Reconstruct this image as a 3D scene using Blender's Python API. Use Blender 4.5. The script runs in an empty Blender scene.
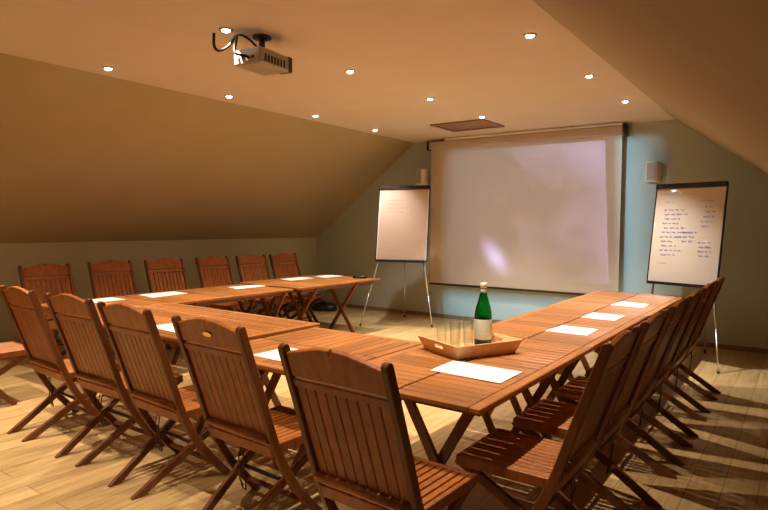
import bpy, bmesh, math, random
from mathutils import Vector, Matrix
random.seed(7)
sc = bpy.context.scene
COL = sc.collection
PI = math.pi

# ------------------------------------------------------------------ materials
def new_mat(name):
    m = bpy.data.materials.new(name); m.use_nodes = True
    nt = m.node_tree; b = nt.nodes['Principled BSDF']
    return m, nt, b

def plain(name, col, rough=.5, metal=0., coat=0., noise=0., nscale=30., spec=.5):
    m, nt, b = new_mat(name)
    b.inputs['Roughness'].default_value = rough
    b.inputs['Metallic'].default_value = metal
    b.inputs['Coat Weight'].default_value = coat
    b.inputs['Specular IOR Level'].default_value = spec
    b.inputs['Base Color'].default_value = (*col, 1)
    if noise:
        tc = nt.nodes.new('ShaderNodeTexCoord')
        n = nt.nodes.new('ShaderNodeTexNoise'); n.inputs['Scale'].default_value = nscale; n.inputs['Detail'].default_value = 5
        r = nt.nodes.new('ShaderNodeValToRGB')
        r.color_ramp.elements[0].position = .3; r.color_ramp.elements[1].position = .7
        r.color_ramp.elements[0].color = (*[c*(1-noise) for c in col], 1)
        r.color_ramp.elements[1].color = (*[min(1, c*(1+noise)) for c in col], 1)
        nt.links.new(tc.outputs['Object'], n.inputs['Vector'])
        nt.links.new(n.outputs['Fac'], r.inputs['Fac']); nt.links.new(r.outputs['Color'], b.inputs['Base Color'])
    return m

def wood(name, dark, light, rough=.38, stretch=(30, 30, 2.5), coat=.15, island=.35):
    m, nt, b = new_mat(name)
    tc = nt.nodes.new('ShaderNodeTexCoord'); mp = nt.nodes.new('ShaderNodeMapping')
    mp.inputs['Scale'].default_value = stretch
    geo = nt.nodes.new('ShaderNodeNewGeometry')
    n = nt.nodes.new('ShaderNodeTexNoise'); n.noise_dimensions = '4D'
    n.inputs['Scale'].default_value = 1.6; n.inputs['Detail'].default_value = 6; n.inputs['Distortion'].default_value = .6
    sub = nt.nodes.new('ShaderNodeMath'); sub.operation = 'MULTIPLY'; sub.inputs[1].default_value = 23.
    nt.links.new(geo.outputs['Random Per Island'], sub.inputs[0]); nt.links.new(sub.outputs[0], n.inputs['W'])
    nt.links.new(tc.outputs['Object'], mp.inputs['Vector']); nt.links.new(mp.outputs['Vector'], n.inputs['Vector'])
    r = nt.nodes.new('ShaderNodeValToRGB')
    r.color_ramp.elements[0].position = .2; r.color_ramp.elements[1].position = .75
    r.color_ramp.elements[0].color = (*dark, 1); r.color_ramp.elements[1].color = (*light, 1)
    nt.links.new(n.outputs['Fac'], r.inputs['Fac'])
    hsv = nt.nodes.new('ShaderNodeHueSaturation')
    mr = nt.nodes.new('ShaderNodeMapRange'); mr.inputs['To Min'].default_value = 1-island; mr.inputs['To Max'].default_value = 1+island*.6
    nt.links.new(geo.outputs['Random Per Island'], mr.inputs['Value']); nt.links.new(mr.outputs['Result'], hsv.inputs['Value'])
    nt.links.new(r.outputs['Color'], hsv.inputs['Color']); nt.links.new(hsv.outputs['Color'], b.inputs['Base Color'])
    b.inputs['Roughness'].default_value = rough; b.inputs['Coat Weight'].default_value = coat; b.inputs['Coat Roughness'].default_value = .25
    bp = nt.nodes.new('ShaderNodeBump'); bp.inputs['Strength'].default_value = .08; bp.inputs['Distance'].default_value = .003
    nt.links.new(n.outputs['Fac'], bp.inputs['Height']); nt.links.new(bp.outputs['Normal'], b.inputs['Normal'])
    return m

def floor_mat():
    m, nt, b = new_mat('floor_oak_planks')
    tc = nt.nodes.new('ShaderNodeTexCoord'); mp = nt.nodes.new('ShaderNodeMapping')
    mp.inputs['Rotation'].default_value = (0, 0, PI/2)
    br = nt.nodes.new('ShaderNodeTexBrick')
    br.inputs['Scale'].default_value = 1.; br.inputs['Brick Width'].default_value = 1.5; br.inputs['Row Height'].default_value = .17
    br.inputs['Mortar Size'].default_value = .0025; br.inputs['Bias'].default_value = 0.
    br.inputs['Color1'].default_value = FLOOR_A; br.inputs['Color2'].default_value = FLOOR_B
    br.inputs['Mortar'].default_value = (.25, .15, .06, 1); br.offset = .4
    nt.links.new(tc.outputs['Object'], mp.inputs['Vector']); nt.links.new(mp.outputs['Vector'], br.inputs['Vector'])
    mp2 = nt.nodes.new('ShaderNodeMapping'); mp2.inputs['Scale'].default_value = (22, 2, 1)
    n = nt.nodes.new('ShaderNodeTexNoise'); n.inputs['Scale'].default_value = 1.5; n.inputs['Detail'].default_value = 6; n.inputs['Distortion'].default_value = .5
    nt.links.new(tc.outputs['Object'], mp2.inputs['Vector']); nt.links.new(mp2.outputs['Vector'], n.inputs['Vector'])
    r = nt.nodes.new('ShaderNodeValToRGB'); r.color_ramp.elements[0].color = (.78, .74, .68, 1); r.color_ramp.elements[1].color = (1.12, 1.1, 1.08, 1)
    r.color_ramp.elements[0].position = .3; r.color_ramp.elements[1].position = .7
    nt.links.new(n.outputs['Fac'], r.inputs['Fac'])
    mx = nt.nodes.new('ShaderNodeMix'); mx.data_type = 'RGBA'; mx.blend_type = 'MULTIPLY'; mx.inputs['Factor'].default_value = 1
    nt.links.new(br.outputs['Color'], mx.inputs['A']); nt.links.new(r.outputs['Color'], mx.inputs['B'])
    nt.links.new(mx.outputs['Result'], b.inputs['Base Color'])
    b.inputs['Roughness'].default_value = .36; b.inputs['Coat Weight'].default_value = .12; b.inputs['Coat Roughness'].default_value = .3
    return m

def emit(name, col, s):
    m, nt, b = new_mat(name)
    b.inputs['Base Color'].default_value = (*col, 1); b.inputs['Emission Color'].default_value = (*col, 1)
    b.inputs['Emission Strength'].default_value = s
    return m

def glass(name, col, rough=.02, ior=1.45):
    m, nt, b = new_mat(name)
    b.inputs['Base Color'].default_value = (*col, 1); b.inputs['Roughness'].default_value = rough
    b.inputs['Transmission Weight'].default_value = 1; b.inputs['IOR'].default_value = ior
    return m

FLOOR_A = (.64, .46, .22, 1); FLOOR_B = (.53, .365, .165, 1)
M = {}
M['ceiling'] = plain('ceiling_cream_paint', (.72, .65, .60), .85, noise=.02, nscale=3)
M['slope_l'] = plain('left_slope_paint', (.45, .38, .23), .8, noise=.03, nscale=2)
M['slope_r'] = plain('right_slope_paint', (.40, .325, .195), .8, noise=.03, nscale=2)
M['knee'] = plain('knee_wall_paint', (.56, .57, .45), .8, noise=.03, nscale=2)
M['end'] = plain('end_wall_paint', (.50, .56, .52), .75, noise=.03, nscale=2)
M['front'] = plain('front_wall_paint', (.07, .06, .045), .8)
M['skirting'] = wood('skirting_wood', (.22, .15, .08), (.34, .24, .13), island=0)
M['floor'] = floor_mat()
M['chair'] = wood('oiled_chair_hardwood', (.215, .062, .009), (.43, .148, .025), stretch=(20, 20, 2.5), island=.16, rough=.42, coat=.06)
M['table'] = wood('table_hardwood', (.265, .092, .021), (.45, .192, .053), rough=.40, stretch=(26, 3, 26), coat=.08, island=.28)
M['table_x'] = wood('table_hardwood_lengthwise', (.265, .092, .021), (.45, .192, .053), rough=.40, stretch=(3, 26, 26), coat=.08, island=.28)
M['chair_shaded'] = wood('oiled_chair_hardwood_shaded', (.11, .032, .006), (.22, .074, .015), stretch=(20, 20, 2.5), island=.12, rough=.42, coat=.06)  # darker copy of the chair wood: shade painted into posts, rear legs, stretcher
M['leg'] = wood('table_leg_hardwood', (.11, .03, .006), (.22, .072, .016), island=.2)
M['black'] = plain('black_plastic', (.012, .011, .011), .4)
M['darkmetal'] = plain('dark_metal', (.09, .07, .05), .35, metal=.8)
M['steel'] = plain('brushed_steel', (.62, .6, .56), .3, metal=1)
M['alu'] = plain('satin_aluminium', (.75, .74, .7), .38, metal=.85)
M['brass'] = plain('brass', (.85, .62, .2), .3, metal=.9)
M['paper'] = plain('white_paper', (.80, .80, .79), .7)
M['pad'] = plain('flipchart_paper', (.60, .46, .37), .6, noise=.03, nscale=6)
M['board'] = plain('gloss_whiteboard', (.60, .53, .45), .05, coat=.5)
M['ink_blue'] = plain('blue_ink', (.19, .20, .36), .6)
M['ink_red'] = plain('faded_red_ink', (.55, .26, .18), .7)
M['ink_grey'] = plain('faded_line_ink', (.56, .43, .33), .7)
M['screen'] = plain('screen_fabric', (.66, .56, .46), .85, noise=.015, nscale=3)
M['screen_case'] = plain('screen_case', (.55, .45, .38), .5)
M['white_plastic'] = plain('white_plastic', (.8, .8, .78), .45)
M['proj'] = plain('projector_grey', (.42, .38, .34), .4)
M['proj_dark'] = plain('projector_dark', (.03, .028, .026), .4)
M['hatch'] = wood('hatch_wood', (.22, .105, .035), (.34, .175, .065), stretch=(3, 26, 26), island=.1)
M['tray'] = wood('tray_pale_wood', (.62, .40, .20), (.80, .56, .30), stretch=(8, 8, 8), island=.05, rough=.35)
def thin_glass(name, tint):
    m = bpy.data.materials.new(name); m.use_nodes = True; nt = m.node_tree; nt.nodes.clear()
    o = nt.nodes.new('ShaderNodeOutputMaterial'); mx = nt.nodes.new('ShaderNodeMixShader'); tr = nt.nodes.new('ShaderNodeBsdfTransparent'); gl = nt.nodes.new('ShaderNodeBsdfGlossy')
    tr.inputs['Color'].default_value = (.97, .98, .96, 1); gl.inputs['Roughness'].default_value = .06
    lw = nt.nodes.new('ShaderNodeLayerWeight'); lw.inputs['Blend'].default_value = .14
    nt.links.new(lw.outputs['Facing'], mx.inputs['Fac']); nt.links.new(tr.outputs[0], mx.inputs[1]); nt.links.new(gl.outputs[0], mx.inputs[2]); nt.links.new(mx.outputs[0], o.inputs['Surface'])
    return m
M['glass'] = thin_glass('clear_glass', (.93, .94, .92))
M['green_glass'] = glass('green_bottle_glass', (.06, .52, .16), .03)
M['label'] = plain('bottle_label', (.62, .70, .66), .5)
M['label_blue'] = plain('label_print', (.25, .36, .42), .5)
M['cap'] = plain('bottle_cap', (.85, .8, .66), .4)
M['trim'] = plain('downlight_ring', (.55, .45, .33), .3, metal=.8)
M['bulb'] = emit('lamp_face', (1., .88, .68), 60.)
M['lens'] = glass('projector_lens', (.8, .85, 1.))

# ------------------------------------------------------------------ mesh builder
class MB:
    def __init__(s): s.bm = bmesh.new()
    def _bevel(s, verts, bev, seg=1):
        if bev <= 0: return
        es = list({e for v in verts for e in v.link_edges})
        bmesh.ops.bevel(s.bm, geom=es, offset=bev, segments=seg, profile=.5, affect='EDGES', clamp_overlap=True)
    def prism(s, outline, O, U, V, N, t0, t1, bev=0.):
        """polygon outline (u,v) in plane O+uU+vV, extruded along N from t0 to t1"""
        O, U, V, N = map(Vector, (O, U, V, N))
        a = [s.bm.verts.new(O+U*u+V*v+N*t0) for u, v in outline]
        b = [s.bm.verts.new(O+U*u+V*v+N*t1) for u, v in outline]
        fs = [s.bm.faces.new(a[::-1]), s.bm.faces.new(b)]
        n = len(a)
        for i in range(n):
            fs.append(s.bm.faces.new((a[i], a[(i+1) % n], b[(i+1) % n], b[i])))
        bmesh.ops.recalc_face_normals(s.bm, faces=fs)
        s._bevel(a+b, bev)
        return s
    def box(s, x0, x1, y0, y1, z0, z1, bev=0.):
        return s.prism([(x0, y0), (x1, y0), (x1, y1), (x0, y1)], (0, 0, 0), (1, 0, 0), (0, 1, 0), (0, 0, 1), z0, z1, bev)
    def bar(s, p, q, w, t, side=(1, 0, 0), bev=0.):
        """rectangular bar from p to q; t along 'side', w across"""
        p, q = Vector(p), Vector(q); d = (q-p); L = d.length; d.normalize()
        sd = Vector(side); sd = (sd-d*sd.dot(d)).normalized(); n = d.cross(sd)
        return s.prism([(-t/2, -w/2), (t/2, -w/2), (t/2, w/2), (-t/2, w/2)], p, sd, n, d, 0, L, bev)
    def ribbon(s, path, width, O, U, V, N, t0, t1, bev=0., round_start=False):
        """flat board following a 2-D path, extruded along N"""
        n = len(path); L = []; R = []
        for i, (u, v) in enumerate(path):
            a = path[max(0, i-1)]; b = path[min(n-1, i+1)]
            dx, dy = b[0]-a[0], b[1]-a[1]; l = math.hypot(dx, dy); dx /= l; dy /= l
            w = width[i] if isinstance(width, (list, tuple)) else width
            L.append((u-dy*w/2, v+dx*w/2)); R.append((u+dy*w/2, v-dx*w/2))
        out = L+R[::-1]
        if round_start:
            u, v = path[0]; du, dv = path[0][0]-path[1][0], path[0][1]-path[1][1]; l = math.hypot(du, dv); du /= l; dv /= l
            w = width[0] if isinstance(width, (list, tuple)) else width
            cap = []
            for k in range(1, 6):
                a = PI*k/6
                cu, sv = math.cos(a), math.sin(a)
                # from R[0] side round to L[0] side
                cap.append((u+(R[0][0]-u)*cu+du*w/2*sv, v+(R[0][1]-v)*cu+dv*w/2*sv))
            out = L+R[::-1]+cap
        return s.prism(out, O, U, V, N, t0, t1, bev)
    def tube(s, pts, r, seg=8, caps=True):
        pts = [Vector(p) for p in pts]; rings = []
        prev = None
        for i, p in enumerate(pts):
            d = (pts[min(i+1, len(pts)-1)]-pts[max(i-1, 0)]).normalized()
            if prev is None:
                ref = Vector((0, 0, 1)) if abs(d.z) < .9 else Vector((1, 0, 0))
                x = d.cross(ref).normalized()
            else:
                x = (prev-d*prev.dot(d)).normalized()
            prev = x; y = d.cross(x)
            rr = r[i] if isinstance(r, (list, tuple)) else r
            rings.append([s.bm.verts.new(p+(x*math.cos(2*PI*k/seg)+y*math.sin(2*PI*k/seg))*rr) for k in range(seg)])
        fs = []
        for a, b in zip(rings, rings[1:]):
            for k in range(seg):
                f = s.bm.faces.new((a[k], a[(k+1) % seg], b[(k+1) % seg], b[k])); f.smooth = True; fs.append(f)
        if caps:
            fs.append(s.bm.faces.new(rings[0][::-1])); fs.append(s.bm.faces.new(rings[-1]))
        bmesh.ops.recalc_face_normals(s.bm, faces=fs)
        return s
    def lathe(s, prof, seg=28, O=(0, 0, 0), smooth=True):
        O = Vector(O); rings = []; fs = []
        for r, z in prof:
            if r < 1e-6: rings.append([s.bm.verts.new(O+Vector((0, 0, z)))])
            else: rings.append([s.bm.verts.new(O+Vector((r*math.cos(2*PI*k/seg), r*math.sin(2*PI*k/seg), z))) for k in range(seg)])
        for a, b in zip(rings, rings[1:]):
            for k in range(seg):
                k2 = (k+1) % seg
                if len(a) == 1 and len(b) == 1: continue
                if len(a) == 1: f = s.bm.faces.new((a[0], b[k2], b[k]))
                elif len(b) == 1: f = s.bm.faces.new((a[k], a[k2], b[0]))
                else: f = s.bm.faces.new((a[k], a[k2], b[k2], b[k]))
                f.smooth = smooth; fs.append(f)
        bmesh.ops.recalc_face_normals(s.bm, faces=fs)
        return s
    def quad(s, pts):
        s.bm.faces.new([s.bm.verts.new(Vector(p)) for p in pts]); return s
    def build(s, name, mat, parent=None):
        me = bpy.data.meshes.new(name); s.bm.to_mesh(me); s.bm.free()
        me.materials.append(mat)
        o = bpy.data.objects.new(name, me); COL.objects.link(o)
        if parent is not None: o.parent = parent
        return o

def tag(o, label, cat, group=None):
    o['label'] = label; o['category'] = cat
    if group: o['group'] = group
    return o
def thing(name, label, cat, loc=(0, 0, 0), rz=0., group=None):
    o = bpy.data.objects.new(name, None); COL.objects.link(o)
    o.empty_display_size = .1; o.location = loc; o.rotation_euler = (0, 0, rz)
    return tag(o, label, cat, group)
def structure(o):
    o['kind'] = 'structure'; return o
def copy_tree(o, parent=None):
    c = o.copy(); COL.objects.link(c); c.parent = parent
    for ch in list(o.children): copy_tree(ch, c)
    return c
def smooth_path(pts, n=6):
    """Catmull-Rom through points (any dimension)"""
    P = [tuple(p) for p in pts]; P = [tuple(2*a-b for a, b in zip(P[0], P[1]))]+P+[tuple(2*a-b for a, b in zip(P[-1], P[-2]))]
    out = []
    for i in range(1, len(P)-2):
        for k in range(n):
            t = k/n; q = []
            for a, b, c, d in zip(P[i-1], P[i], P[i+1], P[i+2]):
                q.append(.5*(2*b+(c-a)*t+(2*a-5*b+4*c-d)*t*t+(-a+3*b-3*c+d)*t**3))
            out.append(tuple(q))
    out.append(P[-2]); return out

# ------------------------------------------------------------------ room shell
CEIL = 2.872; YE = 8.342; YF = -1.6
XL = -5.35; XK = -7.53; HK = 1.2594      # left: top of slope, knee wall, knee height
XR = -1.405; XRK = .735; HRK = 1.2594    # right
T = .12
structure(MB().box(XK-.3, XRK+.3, YF-.3, YE+.3, -.12, 0).build('floor', M['floor']))
structure(MB().box(XL-.03, XR+.03, YF, YE, CEIL, CEIL+T).build('ceiling', M['ceiling']))
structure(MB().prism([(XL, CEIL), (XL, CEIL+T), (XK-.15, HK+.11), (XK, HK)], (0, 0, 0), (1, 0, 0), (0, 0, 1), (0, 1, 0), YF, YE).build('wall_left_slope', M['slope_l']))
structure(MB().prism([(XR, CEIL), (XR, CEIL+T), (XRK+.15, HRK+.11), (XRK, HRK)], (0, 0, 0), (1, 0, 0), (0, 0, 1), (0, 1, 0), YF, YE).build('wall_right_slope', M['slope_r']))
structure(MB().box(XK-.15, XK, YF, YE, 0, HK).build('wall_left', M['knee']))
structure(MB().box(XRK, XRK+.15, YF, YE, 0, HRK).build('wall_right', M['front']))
prof = [(XK-.15, 0), (XRK+.15, 0), (XRK+.15, HRK+.2), (XR+.1, CEIL+T), (XL-.1, CEIL+T), (XK-.15, HK+.2)]
structure(MB().prism(prof, (0, 0, 0), (1, 0, 0), (0, 0, 1), (0, 1, 0), YE, YE+.15).build('wall_back', M['end']))
structure(MB().prism(prof, (0, 0, 0), (1, 0, 0), (0, 0, 1), (0, 1, 0), YF-.15, YF).build('wall_front', M['front']))
structure(MB().box(XK, XRK, YE-.014, YE, 0, .06, .004).build('baseboard_back', M['skirting']))
structure(MB().box(XK, XK+.014, YF, YE-.014, 0, .06, .004).build('baseboard_left', M['skirting']))
structure(MB().box(XRK-.014, XRK, YF, YE-.014, 0, .06, .004).build('baseboard_right', M['skirting']))

# ------------------------------------------------------------------ folding chair
def make_chair(label, brass=False):
    t = thing('folding_chair', label, 'chair')
    ch = M['chair']
    BW = .262                                     # half width to the outside of the posts
    V = Vector((0, -.21, .61)).normalized(); N = Vector((0, V.z, -V.y)); O = Vector((0, 0, .43))
    # side posts: back rest stile running on as the front leg
    yz = [(-.208, 1.03), (-.105, .735), (0, .43), (.088, .26), (.19, .125), (.30, .0)]
    path = smooth_path(yz, 5)
    for sx in (-1, 1):
        x0, x1 = (BW-.03, BW) if sx > 0 else (-BW, -BW+.03)
        w = [.041 if p[1] > .4 else .043 for p in path]
        m = MB().ribbon(path, w, (0, 0, 0), (0, 1, 0), (0, 0, 1), (1, 0, 0), x0, x1, .004, round_start=True)
        # trim the foot flat to the ground
        bmesh.ops.bisect_plane(m.bm, geom=m.bm.verts[:]+m.bm.edges[:]+m.bm.faces[:], plane_co=(0, 0, .001), plane_no=(0, 0, -1), clear_outer=True)
        bmesh.ops.holes_fill(m.bm, edges=[e for e in m.bm.edges if e.is_boundary], sides=0)
        m.build('side_post', M['chair_shaded'], t)
    inner = BW-.03
    # arched top rail
    out = [(-inner, .525), (inner, .525), (inner, .622)]
    for k in range(1, 12):
        a = inner-2*inner*k/12
        e = .622+.042*math.cos(a/inner*PI/2)**1.2
        if k == 6: out += [(.005, e), (.004, e-.022), (-.004, e-.022), (-.005, e)]
        else: out.append((a, e))
    out.append((-inner, .622))
    MB().prism(out, O, (1, 0, 0), V, N, -.011, .013, .003).build('top_rail', ch, t)
    MB().prism([(-inner, .478), (inner, .478), (inner, .512), (-inner, .512)], O, (1, 0, 0), V, N, -.012, .012, .003).build('upper_rail', ch, t)
    # vertical slats
    m = MB(); n = 9; pitch = 2*inner/n
    for k in range(n):
        c0 = -inner+pitch*(k+.5)
        m.prism([(c0-pitch*.445, .05), (c0+pitch*.445, .05), (c0+pitch*.445, .482), (c0-pitch*.445, .482)], O, (1, 0, 0), V, N, -.006, .006, .002)
    m.build('back_slats', ch, t)
    # round rod and lower rail
    p = O+V*.058-N*.016
    MB().tube([p+Vector((-inner-.005, 0, 0)), p+Vector((inner+.005, 0, 0))], .019, 12).build('round_rail', ch, t)
    MB().prism([(-inner, -.042), (inner, -.042), (inner, .026), (-inner, .026)], O, (1, 0, 0), V, N, -.024, .002, .005).build('lower_rail', ch, t)
    # seat
    SW = .226
    m = MB(); n = 10; pitch = 2*(SW-.028)/n
    for k in range(n):
        c0 = -(SW-.028)+pitch*(k+.5)
        m.box(c0-pitch*.39, c0+pitch*.39, .03, .44, .425, .441, .002)
    m.build('seat_slats', ch, t)
    m = MB()
    for sx in (-1, 1):
        a = sorted((sx*SW, sx*(SW-.024)))
        m.box(a[0], a[1], .01, .462, .395, .443, .003)
    m.box(-SW+.024, SW-.024, .44, .462, .40, .443, .003)
    m.box(-SW+.024, SW-.024, .012, .032, .40, .43, .003)
    m.build('seat_frame', ch, t)
    # rear legs (cross the posts)
    for sx in (-1, 1):
        m = MB().bar((sx*.208, .462, .424), (sx*.122, -.235, -.012), .044, .026, (1, 0, 0), .003)
        bmesh.ops.bisect_plane(m.bm, geom=m.bm.verts[:]+m.bm.edges[:]+m.bm.faces[:], plane_co=(0, 0, .001), plane_no=(0, 0, -1), clear_outer=True)
        bmesh.ops.holes_fill(m.bm, edges=[e for e in m.bm.edges if e.is_boundary], sides=0)
        m.build('rear_leg', M['chair_shaded'], t)
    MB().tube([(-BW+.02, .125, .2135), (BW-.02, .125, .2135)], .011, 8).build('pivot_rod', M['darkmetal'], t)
    MB().bar((-BW+.03, .225, .085), (BW-.03, .225, .085), .030, .018, (0, 0, 1), .003).build('front_stretcher', M['chair_shaded'], t)
    # hanging folding catch of bent wire
    m = MB()
    for dx in (-.012, .012):
        m.tube(smooth_path([(dx, .0, .40), (dx*1.4, -.012, .33), (dx, -.005, .27), (dx*2, .0, .215), (dx*.4, .008, .185)], 4), .0032, 6)
    m.tube(smooth_path([(-.02, 0, .215), (-.012, .01, .17), (.012, .01, .17), (.02, 0, .215)], 5), .004, 6)
    m.build('wire_catch', M['darkmetal'], t)
    if brass:
        q = O+V*.59-N*.0135
        m = MB(); pts = [(.034*math.cos(2*PI*k/16), .013*math.sin(2*PI*k/16)) for k in range(16)]
        m.prism(pts, q, (1, 0, 0), V, N, -.003, .003, .001).build('brass_plate', M['brass'], t)['label'] = 'small oval brass plate'
    return t

HP = PI/2
chair_specs = [
 # x, y, rotation, label, group
 (-1.345, 1.785, -.035, 'slatted wooden folding chair nearest the camera, its full back facing us', 'near'),
 (-2.262, 1.956, -.034, 'slatted wooden folding chair with a small brass plate in its top rail', 'near'),
 (-3.044, 2.003, -.044, 'slatted wooden folding chair directly left of the brass-plated chair', 'near'),
 (-3.729, 2.036, .011, 'slatted wooden folding chair second to the left of the brass-plated chair', 'near'),
 (-4.432, 2.039, -.035, 'slatted wooden folding chair whose back is cut by the left edge of the photo', 'near'),
 (-5.52, 1.85, -.05, 'wooden folding chair at far left, only seat and legs in the frame', 'near'),
 (-6.488, 3.047, -1.565, 'wooden folding chair against the left wall, nearest of its row and farthest left', 'left'),
 (-6.53, 3.803, -1.599, 'wooden folding chair against the left wall, second from the left', 'left'),
 (-6.428, 4.455, -1.615, 'wooden folding chair against the left wall, third from the left', 'left'),
 (-6.434, 5.216, -1.579, 'wooden folding chair against the left wall, fourth from the left', 'left'),
 (-6.376, 5.851, -1.623, 'wooden folding chair against the left wall, last but one towards the back corner', 'left'),
 (-6.369, 6.492, -1.616, 'wooden folding chair against the left wall, last of its row by the back corner', 'left'),
 (-.82, 2.60, HP, 'dark wooden folding chair in side view, nearest of the right-hand row', 'right'),
 (-.82, 3.25, HP, 'dark wooden folding chair, second of the right-hand row from the camera', 'right'),
 (-.82, 3.95, HP, 'dark wooden folding chair, third of the right-hand row from the camera', 'right'),
 (-.82, 4.57, HP, 'dark wooden folding chair, fourth of the right-hand row from the camera', 'right'),
 (-.82, 5.24, HP, 'dark wooden folding chair, last but one of the right-hand row', 'right'),
 (-.82, 5.94, HP, 'dark wooden folding chair at the far end of the right-hand row, by the whiteboard', 'right'),
]
GN = {'near': 'folding chairs along the near side of the tables', 'left': 'folding chairs along the left wall', 'right': 'folding chairs along the right side of the tables'}
proto = None
for i, (x, y, a, lab, g) in enumerate(chair_specs):
    if i == 1:
        o = make_chair(lab, brass=True)
    elif proto is None:
        o = proto = make_chair(lab)
    else:
        o = copy_tree(proto)
    o.location = (x, y, 0); o.rotation_euler = (0, 0, a)
    tag(o, lab, 'chair', GN[g])

# ------------------------------------------------------------------ tables
ZT = .72
def make_table(label, x0, x1, y0, y1, slats, across, legs, z=ZT, rz=0., seam=True):
    """top between x0..x1,y0..y1. slats: 'x' or 'y' direction. across: axis in which the X legs spread; legs: positions on the other axis"""
    cx, cy = (x0+x1)/2, (y0+y1)/2
    t = thing('folding_table', label, 'table', (cx, cy, 0), rz, 'slatted folding tables set in a U')
    hx, hy = (x1-x0)/2, (y1-y0)/2
    mat = M['table_x'] if slats == 'x' else M['table']
    th = .026; fw = .06
    # slatted top panel
    m = MB()
    if slats == 'x':
        n = max(6, round((2*hy-.01)/.072)); p = 2*hy/n
        cols = [(-hx+fw, -.006), (.006, hx-fw)] if seam else [(-hx+fw, hx-fw)]
        for k in range(n):
            c0 = -hy+p*(k+.5)
            for a, b in cols: m.box(a, b, c0-p*.44, c0+p*.44, z-th+.003, z-.0005, .003)
    else:
        n = max(6, round((2*hx-.01)/.072)); p = 2*hx/n
        cols = [(-hy+fw, -.006), (.006, hy-fw)] if seam else [(-hy+fw, hy-fw)]
        for k in range(n):
            c0 = -hx+p*(k+.5)
            for a, b in cols: m.box(c0-p*.44, c0+p*.44, a, b, z-th+.003, z-.0005, .003)
    m.build('slat_top', mat, t)
    # edge boards closing the slat ends
    for e in (-1, 1):
        if slats == 'x':
            a = sorted((e*hx, e*(hx-fw+.003))); MB().box(a[0], a[1], -hy, hy, z-th, z, .004).build('edge_board', M['table'], t)
        else:
            a = sorted((e*hy, e*(hy-fw+.003))); MB().box(-hx, hx, a[0], a[1], z-th, z, .004).build('edge_board', M['table_x'], t)
    # apron under the top
    m = MB(); ix, iy = hx-.05, hy-.10
    if across == 'y': ix, iy = hx-.10, hy-.05
    for s in (-1, 1):
        a = sorted((s*ix, s*(ix-.022))); m.box(a[0], a[1], -iy, iy, z-th-.042, z-th, .003)
        a = sorted((s*iy, s*(iy-.022))); m.box(-ix+.022, ix-.022, a[0], a[1], z-th-.042, z-th, .003)
    m.box(-.02, .02, -iy+.022, iy-.022, z-th-.03, z-th) if across == 'x' else m.box(-ix+.022, ix-.022, -.02, .02, z-th-.03, z-th)
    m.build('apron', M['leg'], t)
    # crossed legs: pairs of bars, one pair under each half of the top at both ends
    for c0, pos, sp in legs:
        c0 -= cx if across == 'x' else cy
        pos -= cy if across == 'x' else cx
        for s in (-1, 1):
            a, b = c0+s*sp, c0-s*sp
            off = .014*s
            if across == 'x': P, Q, sd = (a, pos+off, z-th-.004), (b, pos+off, -.02), (0, 1, 0)
            else: P, Q, sd = (pos+off, a, z-th-.004), (pos+off, b, -.02), (1, 0, 0)
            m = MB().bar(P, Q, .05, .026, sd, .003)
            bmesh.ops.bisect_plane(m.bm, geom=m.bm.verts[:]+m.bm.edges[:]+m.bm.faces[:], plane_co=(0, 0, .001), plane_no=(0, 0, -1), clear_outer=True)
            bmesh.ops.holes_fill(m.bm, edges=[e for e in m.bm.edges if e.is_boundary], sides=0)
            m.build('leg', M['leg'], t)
    return t

make_table('slatted wooden table at the near right corner, carrying the tray and bottle', -2.03, -1.10, 2.25, 3.90, 'x', 'x',
           [(-1.425, 2.46, .20), (-1.82, 2.46, .18), (-1.425, 3.68, .20), (-1.82, 3.68, .18)])
make_table('slatted wooden table in the middle of the right-hand arm, two papers on it', -2.02, -1.105, 3.915, 5.60, 'x', 'x',
           [(-1.425, 4.15, .20), (-1.82, 4.15, .18), (-1.425, 5.36, .20), (-1.82, 5.36, .18)])
make_table('slatted wooden table at the far end of the right-hand arm, before the screen', -2.05, -1.095, 5.615, 7.40, 'x', 'x',
           [(-1.425, 5.85, .20), (-1.82, 5.85, .18), (-1.425, 7.14, .20), (-1.82, 7.14, .18)])
make_table('short slatted wooden table behind the nearest chair, left of the tray table', -3.02, -2.045, 2.24, 3.33, 'y', 'x',
           [(-2.30, 2.53, .2), (-2.76, 2.53, .2), (-2.30, 3.10, .2), (-2.76, 3.10, .2)])
make_table('long slatted wooden table behind the brass-plated chair', -4.99, -3.045, 2.36, 3.42, 'x', 'y',
           [(2.68, -4.80, .2), (3.15, -4.80, .2), (2.68, -3.39, .2), (3.15, -3.39, .2)], z=.738, rz=-.012)
make_table('short slatted wooden table at the near left corner, mostly hidden behind chair backs', -5.98, -5.05, 2.62, 3.50, 'x', 'x',
           [(-5.28, 2.82, .19), (-5.73, 2.82, .19), (-5.28, 3.30, .19), (-5.73, 3.30, .19)])
make_table('slatted wooden table in the middle of the left-hand arm, by the wall chairs', -5.98, -5.03, 3.52, 5.155, 'x', 'x',
           [(-5.26, 3.75, .2), (-5.73, 3.75, .2), (-5.26, 5.02, .2), (-5.73, 5.02, .2)])
make_table('slatted wooden table at the far end of the left-hand arm, black case on it', -6.06, -4.945, 5.17, 6.84, 'x', 'x',
           [(-5.235, 5.50, .25), (-5.80, 5.46, .23), (-5.235, 6.31, .25), (-5.80, 6.17, .23)], z=.735)

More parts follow.
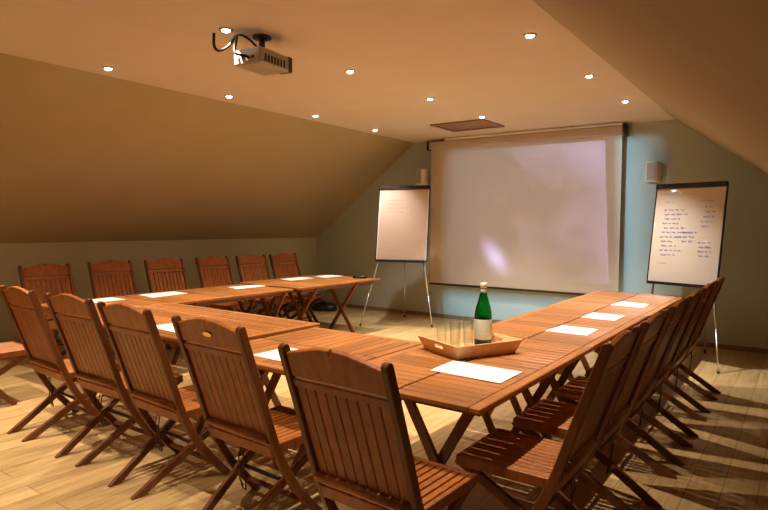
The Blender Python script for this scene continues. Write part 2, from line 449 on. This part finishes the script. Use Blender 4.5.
# ------------------------------------------------------------------ papers
def paper(pts, label, z=ZT, two=False):
    cx = sum(p[0] for p in pts)/4; cy = sum(p[1] for p in pts)/4
    m = MB().prism([(p[0]-cx, p[1]-cy) for p in pts], (0, 0, 0), (1, 0, 0), (0, 1, 0), (0, 0, 1), 0, .003)
    o = m.build('paper_sheet', M['paper']); o.location = (cx, cy, z+.0005)
    return tag(o, label, 'paper', 'white papers laid out at the seats')
paper([(-1.62, 2.70), (-1.63, 2.975), (-1.205, 2.965), (-1.205, 2.68)], 'white paper sheet on the near right table, in front of the tray')
paper([(-1.56, 4.244), (-1.535, 4.57), (-1.255, 4.56), (-1.245, 4.236)], 'white paper sheet on the right-hand arm, nearest of the three behind the bottle')
paper([(-1.55, 5.07), (-1.55, 5.42), (-1.265, 5.41), (-1.263, 5.06)], 'white paper sheet on the right-hand arm, between two other sheets')
paper([(-1.565, 6.08), (-1.54, 6.42), (-1.265, 6.37), (-1.25, 6.04)], 'white paper sheet on the right-hand arm, farthest towards the screen')
paper([(-5.91, 3.65), (-5.90, 4.10), (-5.61, 4.07), (-5.56, 3.61)], 'white paper sheet on the left-hand arm, second from the left')
paper([(-5.78, 4.77), (-5.73, 5.22), (-5.53, 5.20), (-5.52, 4.70)], 'white paper sheet on the left-hand arm, third from the left')
paper([(-5.955, 5.82), (-5.955, 6.24), (-5.69, 6.25), (-5.68, 5.77)], 'white paper sheet on the left-hand arm, last but one towards the back', z=.735)
paper([(-5.896, 6.475), (-5.876, 6.818), (-5.60, 6.808), (-5.62, 6.396)], 'white paper sheet beside the black case on the far left table', z=.735)
paper([(-5.93, 2.96), (-5.91, 3.36), (-5.63, 3.34), (-5.64, 2.93)], 'white paper sheet peeping over a chair back at the near left corner')
paper([(-2.66, 2.37), (-2.65, 2.66), (-2.24, 2.64), (-2.25, 2.36)], 'white paper sheet on the near table, between the nearest chair and the brass-plated chair')
paper([(-3.93, 2.50), (-3.91, 2.76), (-3.52, 2.74), (-3.53, 2.48)], 'white paper sheet on the long near table, left of the brass-plated chair', z=.738)

# ------------------------------------------------------------------ tray, bottle, glasses
TC = (-1.684, 3.276)
t = thing('serving_tray', 'pale wooden tray with flared sides and a handle slot', 'tray', (*TC, ZT), math.radians(-25))
def ring(hx, hy, z): return [(-hx, -hy, z), (hx, -hy, z), (hx, hy, z), (-hx, hy, z)]
bo, to, bi, ti = ring(.175, .215, 0), ring(.208, .250, .085), ring(.165, .205, .01), ring(.197, .239, .085)
MB().box(-.166, .166, -.206, .206, .001, .011, .002).build('tray_bottom', M['tray'], t)
for k in range(4):
    k2 = (k+1) % 4
    m = MB(); O_ = Vector(bo[k]); O2 = Vector(bo[k2]); T1 = Vector(to[k]); T2 = Vector(to[k2])
    I1, I2, J1, J2 = Vector(bi[k]), Vector(bi[k2]), Vector(ti[k]), Vector(ti[k2])
    def lerp(a, b, u): return a.lerp(b, u)
    def P(u, v, inner):
        a, b, c, d = (I1, I2, J1, J2) if inner else (O_, O2, T1, T2)
        return lerp(lerp(a, b, u), lerp(c, d, u), v)
    us = [0, .37, .63, 1]; vs = [0, .48, .76, 1]
    if k in (0, 2): grid_hole = True
    else: grid_hole = False
    vo = [[m.bm.verts.new(P(u, v, False)) for u in us] for v in vs]
    vi = [[m.bm.verts.new(P(u, v, True)) for u in us] for v in vs]
    for r in range(3):
        for q in range(3):
            if grid_hole and r == 1 and q == 1:
                a = [(r, q), (r, q+1), (r+1, q+1), (r+1, q)]
                for e in range(4):
                    (r1, q1), (r2, q2) = a[e], a[(e+1) % 4]
                    m.bm.faces.new((vo[r1][q1], vo[r2][q2], vi[r2][q2], vi[r1][q1]))
                continue
            m.bm.faces.new((vo[r][q], vo[r][q+1], vo[r+1][q+1], vo[r+1][q]))
            m.bm.faces.new((vi[r][q], vi[r+1][q], vi[r+1][q+1], vi[r][q+1]))
    for q in range(3):
        m.bm.faces.new((vo[3][q], vo[3][q+1], vi[3][q+1], vi[3][q])); m.bm.faces.new((vo[0][q+1], vo[0][q], vi[0][q], vi[0][q+1]))
        m.bm.faces.new((vo[q+1][0], vo[q][0], vi[q][0], vi[q+1][0])); m.bm.faces.new((vo[q][3], vo[q+1][3], vi[q+1][3], vi[q][3]))
    bmesh.ops.recalc_face_normals(m.bm, faces=m.bm.faces[:])
    m.build('tray_side', M['tray'], t)

BL = (-1.655, 3.405, ZT+.0115)
t = thing('water_bottle', 'green glass mineral water bottle with pale label and cap', 'bottle', BL, math.radians(20))
outp = [(0, 0), (.05, 0), (.055, .008), (.055, .2), (.053, .225), (.043, .265), (.031, .305), (.0215, .345), (.0185, .365), (.018, .385), (.016, .385)]
inn = [(.013, .385), (.0145, .365), (.018, .345), (.027, .305), (.039, .265), (.049, .225), (.051, .2), (.051, .012), (0, .01)]
MB().lathe(outp+inn, 32).build('glass_body', M['green_glass'], t)
MB().lathe([(.0556, .052), (.0560, .053), (.0560, .178), (.0556, .179)], 40).build('paper_label', M['label'], t)
m = MB()
for k in range(7):   # blue print: bars around the label and a star above them
    a = k*2*PI/7
    for dz in (.075, .10, .14): 
        pts = [(.0564*math.cos(a+da), .0564*math.sin(a+da), zz) for da, zz in ((-.25, dz), (.25, dz), (.25, dz+.008), (-.25, dz+.008))]
        m.quad(pts)
m.build('label_print', M['label_blue'], t)
MB().lathe([(.0192, .343), (.0216, .344), (.0190, .366), (.0186, .367)], 24).build('neck_band', M['label'], t)
MB().lathe([(0, .407), (.018, .407), (.0205, .403), (.0205, .374), (.0187, .374)], 24).build('cap', M['cap'], t)

ca, sa = math.cos(math.radians(-25)), math.sin(math.radians(-25))
glass_spots = [(TC[0]+ca*a-sa*b, TC[1]+sa*a+ca*b) for a, b in ((-.115, -.13), (-.115, -.03), (-.115, .075), (-.025, -.09), (-.03, .015))]
glass_lab = ['clear drinking glass at the left end of the tray, by the handle slot', 'clear drinking glass in the back row on the tray, middle one', 'clear drinking glass in the back row, nearest the bottle',
             'clear drinking glass in the front row on the tray, left one', 'clear drinking glass in the front row, beside the bottle']
g0 = None
for (gx, gy), lab in zip(glass_spots, glass_lab):
    if g0 is None:
        g0 = o = MB().lathe([(0, 0), (.026, 0), (.028, .004), (.034, .168), (.0335, .17), (.0325, .168), (.0268, .014), (0, .012)], 28).build('drinking_glass', M['glass'])
    else:
        o = g0.copy(); COL.objects.link(o)
    o.location = (gx, gy, ZT+.0115); tag(o, lab, 'glass', 'drinking glasses on the tray')

# black case on the far left table, bundle on the floor
t = thing('glasses_case', 'small black case lying on the far left table', 'case', (-5.20, 6.68, .7355), .5)
m = MB(); pts = [(.11*math.cos(2*PI*k/20)*(1 if abs(math.cos(2*PI*k/20)) < .95 else .97), .045*math.sin(2*PI*k/20)) for k in range(20)]
m.prism(pts, (0, 0, 0), (1, 0, 0), (0, 1, 0), (0, 0, 1), 0, .018, .004).build('case_base', M['black'], t)
m = MB(); m.prism([(a*.98, b*.98) for a, b in pts], (0, 0, 0), (1, 0, 0), (0, 1, 0), (0, 0, 1), .019, .036, .008).build('case_lid', M['black'], t)

bag = MB()
bag.lathe([(0, 0), (.20, .0), (.235, .03), (.22, .075), (.15, .11), (.06, .125), (0, .12)], 24)
for v in bag.bm.verts:
    a = math.atan2(v.co.y, v.co.x); k = 1+.10*math.sin(3*a+.7)+.05*math.sin(7*a)
    v.co.x *= k*1.1; v.co.y *= k*.55; v.co.z *= 1+.18*math.sin(2*a+1)
t = thing('soft_bag', 'low black soft bag on the floor in the back left corner', 'bag', (-6.86, 7.72, .001), .25)
bag.build('bag_body', M['black'], t)
MB().tube(smooth_path([(-.10, 0, .115), (-.06, -.02, .17), (.04, -.03, .175), (.09, 0, .12)], 5), .009, 7).build('handle', M['black'], t)

# ------------------------------------------------------------------ flip charts
def scribble(m, x0, x1, z, amp, y, rnd, w=.004):
    """an illegible line of handwriting made of short wavy strokes lying on the sheet"""
    x = x0
    while x < x1:
        L = min(rnd.uniform(.025, .075), x1-x); n = max(4, int(L/.006)); pts = []
        for k in range(n+1):
            pts.append((x+L*k/n, z+amp*math.sin(k*2.1+rnd.uniform(-.6, .6))*rnd.uniform(.4, 1)))
        for a, b in zip(pts, pts[1:]):
            dx, dz = b[0]-a[0], b[1]-a[1]; l = math.hypot(dx, dz) or 1; nx, nz = -dz/l*w/2, dx/l*w/2
            m.quad([(a[0]-nx, y, a[1]-nz), (b[0]-nx, y, b[1]-nz), (b[0]+nx, y, b[1]+nz), (a[0]+nx, y, a[1]+nz)])
        x += L+rnd.uniform(.012, .025)

def flipchart(label, x, y, zb, yaw, lean, W, H, feet, kind):
    t = thing('flipchart_easel', label, 'flipchart', (x, y, 0), yaw)
    R_ = Matrix.Rotation(-lean, 4, 'X'); Tm = Matrix.Translation((0, 0, zb)) @ R_
    def put(o): o.matrix_local = Tm; return o
    def kid(m, n, mat, lab=None):
        o = m.build(n, mat, t); put(o)
        if lab: o['label'] = lab
        return o
    w = W/2
    brd = MB().box(-w+.004, w-.004, 0, .018, .004, H-.004)
    fm = MB()
    for s in (-1, 1):
        a = sorted((s*w, s*(w-.014))); fm.box(a[0], a[1], -.006, .022, 0, H, .003)
    fm.box(-w+.014, w-.014, -.006, .022, 0, .016, .003); fm.box(-w+.014, w-.014, -.006, .022, H-.014, H, .003)
    kid(fm, 'frame', M['black'])
    kid(MB().box(-w, w, -.022, .012, H-.05, H+.008, .006), 'clamp_bar', M['black'], 'black clamp bar along the top')
    pt = MB(); pt.box(-w+.03, w-.03, -.05, 0, -.018, .0, .003); pt.box(-w+.03, w-.03, -.054, -.05, -.018, .014, .002)
    tr = kid(pt, 'pen_tray', M['black'])
    rnd = random.Random(11 if kind == 'L' else 5)
    if kind == 'L':
        kid(brd, 'board', M['white_plastic'])
        m = MB().box(-w+.03, w-.03, -.004, -.0005, .02, H-.045); n0 = len(m.bm.faces)
        for k in range(16):
            z = H-.16-k*.055; scribble(m, -w+.07, w-.07-rnd.uniform(0, .12), z, .006, -.0052, rnd, .0035)
        n1 = len(m.bm.faces)
        for k in range(4): scribble(m, -.24, .02+rnd.uniform(-.05, .05), H-.22-k*.06, .010, -.0056, rnd, .005)
        for i_, f_ in enumerate(m.bm.faces): f_.material_index = 0 if i_ < n0 else (1 if i_ < n1 else 2)
        o = kid(m, 'paper_pad', M['pad'], 'buff sheet of paper with faint writing'); o.data.materials.append(M['ink_grey']); o.data.materials.append(M['ink_red'])
        for px in (-.14, .06): 
            kid(MB().tube([(px-.05, -.028, .006), (px+.05, -.028, .006)], .009, 8), 'marker_pen', M['white_plastic'])
    else:
        m = brd; sx = -w; n0 = len(m.bm.faces)
        # headings, a left column, a right column and scattered middle notes
        scribble(m, sx+.10, sx+.44, H-.115, .006, -.0012, rnd)
        scribble(m, sx+.13, sx+.23, H-.21, .008, -.0012, rnd); scribble(m, sx+.53, sx+.66, H-.20, .008, -.0012, rnd)
        for k, (a, b) in enumerate([(.12, .36), (.13, .40), (.14, .33), (.12, .30), (.14, .38), (.12, .44), (.10, .34), (.12, .26), (.13, .30), (.11, .36), (.13, .30)]):
            scribble(m, sx+a, sx+b, H-.30-k*.052, .014, -.0012, rnd, .0075)
        for k, (a, b) in enumerate([(.58, .66), (.60, .70), (.57, .69), (.55, .66), (.56, .64)]):
            scribble(m, sx+a, sx+b, H-.27-k*.055, .014, -.0012, rnd, .0075)
        for k, (a, b) in enumerate([(.34, .52), (.30, .50), (.36, .48)]):
            scribble(m, sx+a, sx+b, H-.56-k*.05, .015, -.0012, rnd, .0075)
        for k, (a, b) in enumerate([(.54, .68), (.56, .70), (.55, .69), (.56, .67)]):
            scribble(m, sx+a, sx+b, H-.67-k*.05, .014, -.0012, rnd, .0075)
        scribble(m, sx+.10, sx+.22, H-.92, .008, -.0012, rnd)
        for i_, f_ in enumerate(m.bm.faces): f_.material_index = 0 if i_ < n0 else 1
        o = kid(m, 'board', M['board'], 'white board with blue handwriting'); o.data.materials.append(M['ink_blue'])
        for px in (-.18, .12):
            kid(MB().tube([(px-.05, -.028, .006), (px+.05, -.028, .006)], .009, 8), 'marker_pen', M['black'])
    inv = (Matrix.Translation((x, y, 0)) @ Matrix.Rotation(yaw, 4, 'Z')).inverted()
    fl, fr, fb = [inv @ Vector((*f, 0)) for f in feet]
    up = Tm @ Vector((0, .04, H*.8))
    for nm, f, top in (('leg', fl, Tm @ Vector((-w*.82, .036, .10))), ('leg', fr, Tm @ Vector((w*.82, .036, .10))), ('leg', fb, up)):
        f2 = f+Vector((0, 0, .02)); mid = f2.lerp(top, .45)
        lg = MB().tube([f2, mid], .009, 8); lg.tube([mid, top], .0125, 8)
        l = lg.build(nm, M['alu'], t)
        MB().tube([f, f+(top-f).normalized()*.045], .014, 8).build('rubber_foot', M['black'], l)
    MB().box(-.05, .05, .0, .05, 0, .06, .005).build('leg_bracket', M['black'], t).matrix_local = Tm @ Matrix.Translation((0, .02, H*.78))
    return t
flipchart('flipchart easel with a buff paper sheet, left of the projection screen', -4.861, 7.224, .97, .384, .218, .785, 1.145,
          [(-5.35, 6.88), (-4.434, 7.43), (-5.286, 7.98)], 'L')
flipchart('whiteboard easel covered in blue handwriting, right of the projection screen', -1.131, 7.306, .857, -.31, .148, .796, 1.149,
          [(-1.52, 7.46), (-.685, 6.88), (-.93, 7.90)], 'R')

# ------------------------------------------------------------------ projection screen
t = thing('projection_screen', 'large pull-down projection screen hanging on the back wall', 'projection screen', (0, 0, 0))
SX0, SX1, SY = -4.955, -2.02, 8.22
MB().box(SX0, SX1, SY, SY+.004, .575, 2.72).build('screen_fabric', M['screen'], t)
m = MB(); m.box(SX0-.005, SX1+.005, SY-.01, SY+.014, .545, .577, .004); m.build('bottom_bar', M['darkmetal'], t)
MB().box(SX0-.01, SX1+.02, 8.15, 8.30, 2.715, 2.835, .012).build('roller_case', M['screen_case'], t)
for a in (SX0-.045, SX1+.02):
    MB().box(a, a+.035, 8.14, 8.31, 2.70, 2.845, .008).build('end_cap', M['black'], t)
MB().box(SX0+.30, SX1+.02, 8.11, 8.148, 2.832, 2.862, .003).build('trim_strip', plain('pale_trim', (.85, .85, .82), .35), t)
for a in (-4.3, -2.7):
    MB().box(a, a+.07, 8.12, 8.31, 2.836, 2.871, .003).build('ceiling_bracket', M['steel'], t)

# ------------------------------------------------------------------ speakers on the back wall
def speaker(label, x, z):
    t = thing('wall_speaker', label, 'speaker', (x, 8.20, z))
    prof = [(-.095, .09), (-.095, 0), (-.06, -.075), (.06, -.075), (.095, 0), (.095, .09)]
    MB().prism(prof, (0, 0, 0), (1, 0, 0), (0, 1, 0), (0, 0, 1), -.13, .13, .012).build('cabinet', M['white_plastic'], t)
    MB().prism([(-.052, -.0785), (.052, -.0785), (.052, -.074), (-.052, -.074)], (0, 0, 0), (1, 0, 0), (0, 1, 0), (0, 0, 1), -.11, .11, .001).build('grille', plain('speaker_grille', (.48, .48, .46), .7), t)
    MB().box(-.03, .03, .088, .142, -.04, .04, .004).build('wall_bracket', M['steel'], t)
speaker('small white speaker on the back wall, half behind the paper flipchart', -5.14, 2.29)
speaker('small white speaker on the back wall, above the whiteboard easel', -1.635, 2.21)

# ------------------------------------------------------------------ loft hatch
t = thing('ceiling_hatch', 'square brown wooden hatch in the ceiling before the screen', 'hatch', (-3.815, 7.27, CEIL))
m = MB()
for s in (-1, 1):
    a = sorted((s*.40, s*.345)); m.box(a[0], a[1], -.33, .33, -.018, 0, .003)
    a = sorted((s*.33, s*.275)); m.box(-.345, .345, a[0], a[1], -.018, 0, .003)
m.build('hatch_frame', M['hatch'], t)
MB().box(-.343, .343, -.273, .273, -.008, 0).build('hatch_panel', M['hatch'], t)

# ------------------------------------------------------------------ projector
t = thing('ceiling_projector', 'grey projector hanging from the ceiling on a short bracket', 'projector', (-3.29, 3.045, 0), math.radians(7))
PZ = 2.635
MB().box(-.125, .125, -.165, .165, PZ, PZ+.115, .012).build('body', M['proj'], t)
MB().box(.02, .128, .15, .20, PZ+.004, PZ+.116, .006).build('lens_hood', M['proj_dark'], t)
lens = MB().tube([(.075, .195, PZ+.05), (.075, .206, PZ+.05)], .028, 20).build('lens', M['lens'], t)
m = MB(); m.box(-.10, .10, -.168, -.164, PZ+.02, PZ+.07, .002); m.build('connector_panel', M['proj'], t)
for px in (-.07, -.03, .02, .06): MB().box(px-.012, px+.012, -.176, -.166, PZ+.035, PZ+.055, .002).build('connector', M['proj_dark'], t)
m = MB()
for k in range(7): m.box(.1252, .128, -.12+k*.035, -.10+k*.035, PZ+.02, PZ+.07)
m.build('vent', M['proj_dark'], t)
m = MB(); m.tube([(0, 0, PZ+.11), (0, 0, CEIL-.01)], .022, 14); m.lathe([(0, CEIL-.018), (.065, CEIL-.018), (.07, CEIL-.012), (.07, CEIL), (0, CEIL)], 24)
m.box(-.09, .09, -.02, .02, PZ+.112, PZ+.124, .002); m.box(-.02, .02, -.10, .10, PZ+.112, PZ+.124, .002)
m.build('ceiling_mount', M['proj_dark'], t)
c = MB()
c.tube(smooth_path([(-3.515, 2.793, CEIL-.002), (-3.51, 2.79, CEIL-.09), (-3.47, 2.80, CEIL-.13), (-3.40, 2.83, CEIL-.10), (-3.36, 2.86, CEIL-.03), (-3.345, 2.85, CEIL-.07), (-3.335, 2.83, CEIL-.13), (-3.31, 2.825, 2.70), (-3.25, 2.868, 2.685)], 7), .0105, 8)
c.tube(smooth_path([(-3.36, 2.86, CEIL-.03), (-3.30, 2.86, CEIL-.035), (-3.24, 2.88, CEIL-.07), (-3.21, 2.91, CEIL-.11), (-3.215, 2.95, 2.752)], 7), .008, 8)
tag(c.build('projector_cable', plain('cable_rubber', (.012, .011, .01), .85, spec=.15)), 'black cable looping from the ceiling into the back of the projector', 'cable')

# ------------------------------------------------------------------ downlights
WARM = (1.0, .84, .66); MID = (1.0, .89, .74); COOL = (1.0, .96, .90)
rows = {6.85: (COOL, 1.15), 5.53: (MID, 1.0), 4.17: (WARM, .85), 2.80: (WARM, 1.0), 1.45: (WARM, .9), .10: (WARM, .45)}
colname = {-5.08: 'left', -3.37: 'middle', -1.66: 'right'}
rowname = {6.85: 'nearest the back wall', 5.53: 'second from the back wall', 4.17: 'third from the back wall', 2.80: 'fourth from the back wall', 1.45: 'fifth from the back wall', .10: 'last before the front wall'}
EXACT = {(-5.08, 2.80): (-5.075, 2.879), (-3.37, 2.80): (-3.381, 2.792), (-5.08, 4.17): (-5.084, 4.233), (-3.37, 4.17): (-3.36, 4.159), (-5.08, 5.53): (-5.07, 5.589), (-5.08, 6.85): (-5.115, 6.908), (-1.66, 4.17): (-1.663, 4.11), (-1.66, 5.53): (-1.655, 5.499), (-1.66, 6.85): (-1.658, 6.82), (-3.37, 5.53): (-3.359, 5.533), (-3.37, 6.85): (-3.366, 6.80)}
DIM = {(-5.08, 6.85): .5, (-5.08, 1.45): 1.3, (-3.37, 1.45): .5, (-1.66, 1.45): .45, (-1.66, 2.80): .85, (-3.37, 2.80): .75, (-1.66, .10): .3}
SPOT_W = 305.
d0 = None
for y, (colr, k) in rows.items():
    for x in colname:
        visible = y > 2.5 and not (x == -1.66 and y < 3)
        lab = 'recessed ceiling downlight of the %s line, %s' % (colname[x], rowname[y])
        if d0 is None:
            t = d0 = thing('downlight', lab, 'ceiling light', (x, y, CEIL))
            MB().lathe([(.030, -.001), (.034, -.010), (.046, -.008), (.049, 0)], 24).build('ring', M['trim'], t)
            MB().lathe([(0, -.020), (.015, -.018), (.026, -.012), (.031, -.004), (.031, -.001), (0, -.001)], 20).build('bulb', M['bulb'], t)
        else:
            t = copy_tree(d0)
        ex, ey = EXACT.get((x, y), (x, y))
        t.location = (ex, ey, CEIL); tag(t, lab, 'ceiling light', 'recessed downlights in the ceiling')
        ld = bpy.data.lights.new('downlight_lamp', 'SPOT'); ld.energy = SPOT_W*k*DIM.get((x, y), 1.); ld.color = colr
        ld.spot_size = math.radians(87); ld.spot_blend = 1.; ld.shadow_soft_size = .018
        lo = bpy.data.objects.new('downlight_lamp', ld); COL.objects.link(lo); lo.location = (ex, ey, CEIL-.045)

# projector beam: faint bluish picture on the screen, plus an added cool wall wash
ld = bpy.data.lights.new('projector_beam_and_wash', 'SPOT'); ld.energy = 900.; ld.spot_size = math.radians(64); ld.spot_blend = .1; ld.shadow_soft_size = .002
ld.use_nodes = True; nt = ld.node_tree; em = nt.nodes['Emission']
tc = nt.nodes.new('ShaderNodeTexCoord'); sx = nt.nodes.new('ShaderNodeSeparateXYZ'); nt.links.new(tc.outputs['Normal'], sx.inputs[0])
def mth(op, a, b=None):
    n = nt.nodes.new('ShaderNodeMath'); n.operation = op
    for i, v in enumerate((a, b)):
        if v is None: continue
        if isinstance(v, (int, float)): n.inputs[i].default_value = v
        else: nt.links.new(v, n.inputs[i])
    return n.outputs[0]
az = mth('ABSOLUTE', sx.outputs['Z'])
u = mth('DIVIDE', sx.outputs['X'], az); v = mth('DIVIDE', sx.outputs['Y'], az)
mask = mth('MULTIPLY', mth('LESS_THAN', mth('ABSOLUTE', u), .255), mth('LESS_THAN', mth('ABSOLUTE', v), .19))
cb = nt.nodes.new('ShaderNodeCombineXYZ'); nt.links.new(u, cb.inputs[0]); nt.links.new(v, cb.inputs[1])
nz = nt.nodes.new('ShaderNodeTexNoise'); nz.inputs['Scale'].default_value = 5.; nz.inputs['Detail'].default_value = 2.5; nt.links.new(cb.outputs[0], nz.inputs['Vector'])
# brighter towards the right of the picture, plus one pale blotch low on the left
grad = mth('ADD', mth('MULTIPLY', u, 2.2), .45)
cloud = mth('MULTIPLY', mth('MAXIMUM', mth('SUBTRACT', mth('ADD', mth('ADD', nz.outputs['Fac'], mth('MULTIPLY', u, 1.1)), mth('MULTIPLY', v, .7)), .55), 0.), 1.6)
du = mth('SUBTRACT', u, -.066); dv = mth('SUBTRACT', v, -.130)
rot = mth('ADD', du, mth('MULTIPLY', dv, .55))
r2 = mth('ADD', mth('MULTIPLY', mth('MULTIPLY', rot, rot), 1300.), mth('MULTIPLY', mth('MULTIPLY', dv, dv), 700.))
blob = mth('MULTIPLY', mth('POWER', 2.718, mth('MULTIPLY', r2, -1.)), 1.9)
tot = mth('MULTIPLY', mth('ADD', mth('ADD', mth('MULTIPLY', cloud, 1.), blob), .06), mask)
rad = mth('POWER', mth('ADD', mth('POWER', mth('MULTIPLY', mth('ABSOLUTE', u), 2.45), 4.), mth('POWER', mth('MULTIPLY', mth('ABSOLUTE', v), 2.7), 4.)), .25)
mr = nt.nodes.new('ShaderNodeMapRange'); mr.interpolation_type = 'SMOOTHSTEP'; nt.links.new(rad, mr.inputs['Value'])
mr.inputs['From Min'].default_value = .70; mr.inputs['From Max'].default_value = 1.05; mr.inputs['To Min'].default_value = 1.; mr.inputs['To Max'].default_value = 0.
def ramp(x, a, b):
    q = nt.nodes.new('ShaderNodeMapRange'); q.interpolation_type = 'SMOOTHSTEP'; nt.links.new(x, q.inputs['Value'])
    q.inputs['From Min'].default_value = a; q.inputs['From Max'].default_value = b; q.inputs['To Min'].default_value = 0.; q.inputs['To Max'].default_value = 1.
    return q.outputs['Result']
sp = mth('MULTIPLY', mth('MULTIPLY', mth('MULTIPLY', mr.outputs['Result'], .95), mth('SUBTRACT', 1., mth('MULTIPLY', mth('SUBTRACT', 1., ramp(mth('ABSOLUTE', u), .268, .30)), mth('MULTIPLY', ramp(v, -.245, -.215), .72)))), mth('MULTIPLY', mth('SUBTRACT', 1., ramp(v, .18, .215)), ramp(u, -.27, -.20)))  # added cool wash on wall and floor, held back over the screen
mc = nt.nodes.new('ShaderNodeMix'); mc.data_type = 'RGBA'; mc.inputs['A'].default_value = (.33, .74, 1., 1); mc.inputs['B'].default_value = (.45, .46, 1., 1)
both = mth('ADD', sp, tot); nt.links.new(mth('DIVIDE', tot, mth('ADD', both, .0001)), mc.inputs['Factor'])
nt.links.new(mc.outputs['Result'], em.inputs['Color']); nt.links.new(both, em.inputs['Strength'])
lo = bpy.data.objects.new('projector_beam_and_wash', ld); COL.objects.link(lo); lo.location = (-3.28, 3.275, 2.69)
lo.rotation_euler = (Vector((-3.47, 8.22, 1.72))-lo.location).to_track_quat('-Z', 'Y').to_euler()

w = bpy.data.worlds.new('room_ambient'); sc.world = w; w.use_nodes = True
w.node_tree.nodes['Background'].inputs['Color'].default_value = (1, .75, .5, 1); w.node_tree.nodes['Background'].inputs['Strength'].default_value = .0

# ------------------------------------------------------------------ camera
f_, yaw, pit, roll = 589.69, .6208, .0505, .0070
fw = Vector((-math.sin(yaw)*math.cos(pit), math.cos(yaw)*math.cos(pit), -math.sin(pit)))
r = Vector((math.cos(yaw), math.sin(yaw), 0)); u_ = r.cross(fw)
r2_ = r*math.cos(roll)+u_*math.sin(roll); u2_ = -r*math.sin(roll)+u_*math.cos(roll)
cam = bpy.data.cameras.new('camera'); cam.sensor_width = 36.; cam.lens = f_*36/768; cam.clip_start = .05
co = bpy.data.objects.new('camera', cam); COL.objects.link(co)
mtx = Matrix((r2_, u2_, -fw)).transposed().to_4x4(); mtx.translation = (0, 0, 1.5); co.matrix_world = mtx
sc.camera = co

sc.view_settings.view_transform = 'Standard'; sc.view_settings.look = 'None'
sc.view_settings.exposure = 0.; sc.view_settings.gamma = .95
sc.cycles.use_denoising = True
sc.cycles.max_bounces = 10; sc.cycles.diffuse_bounces = 6; sc.cycles.transmission_bounces = 10; sc.cycles.transparent_max_bounces = 12
sc.cycles.sample_clamp_indirect = 4.; sc.cycles.caustics_refractive = False; sc.cycles.caustics_reflective = False
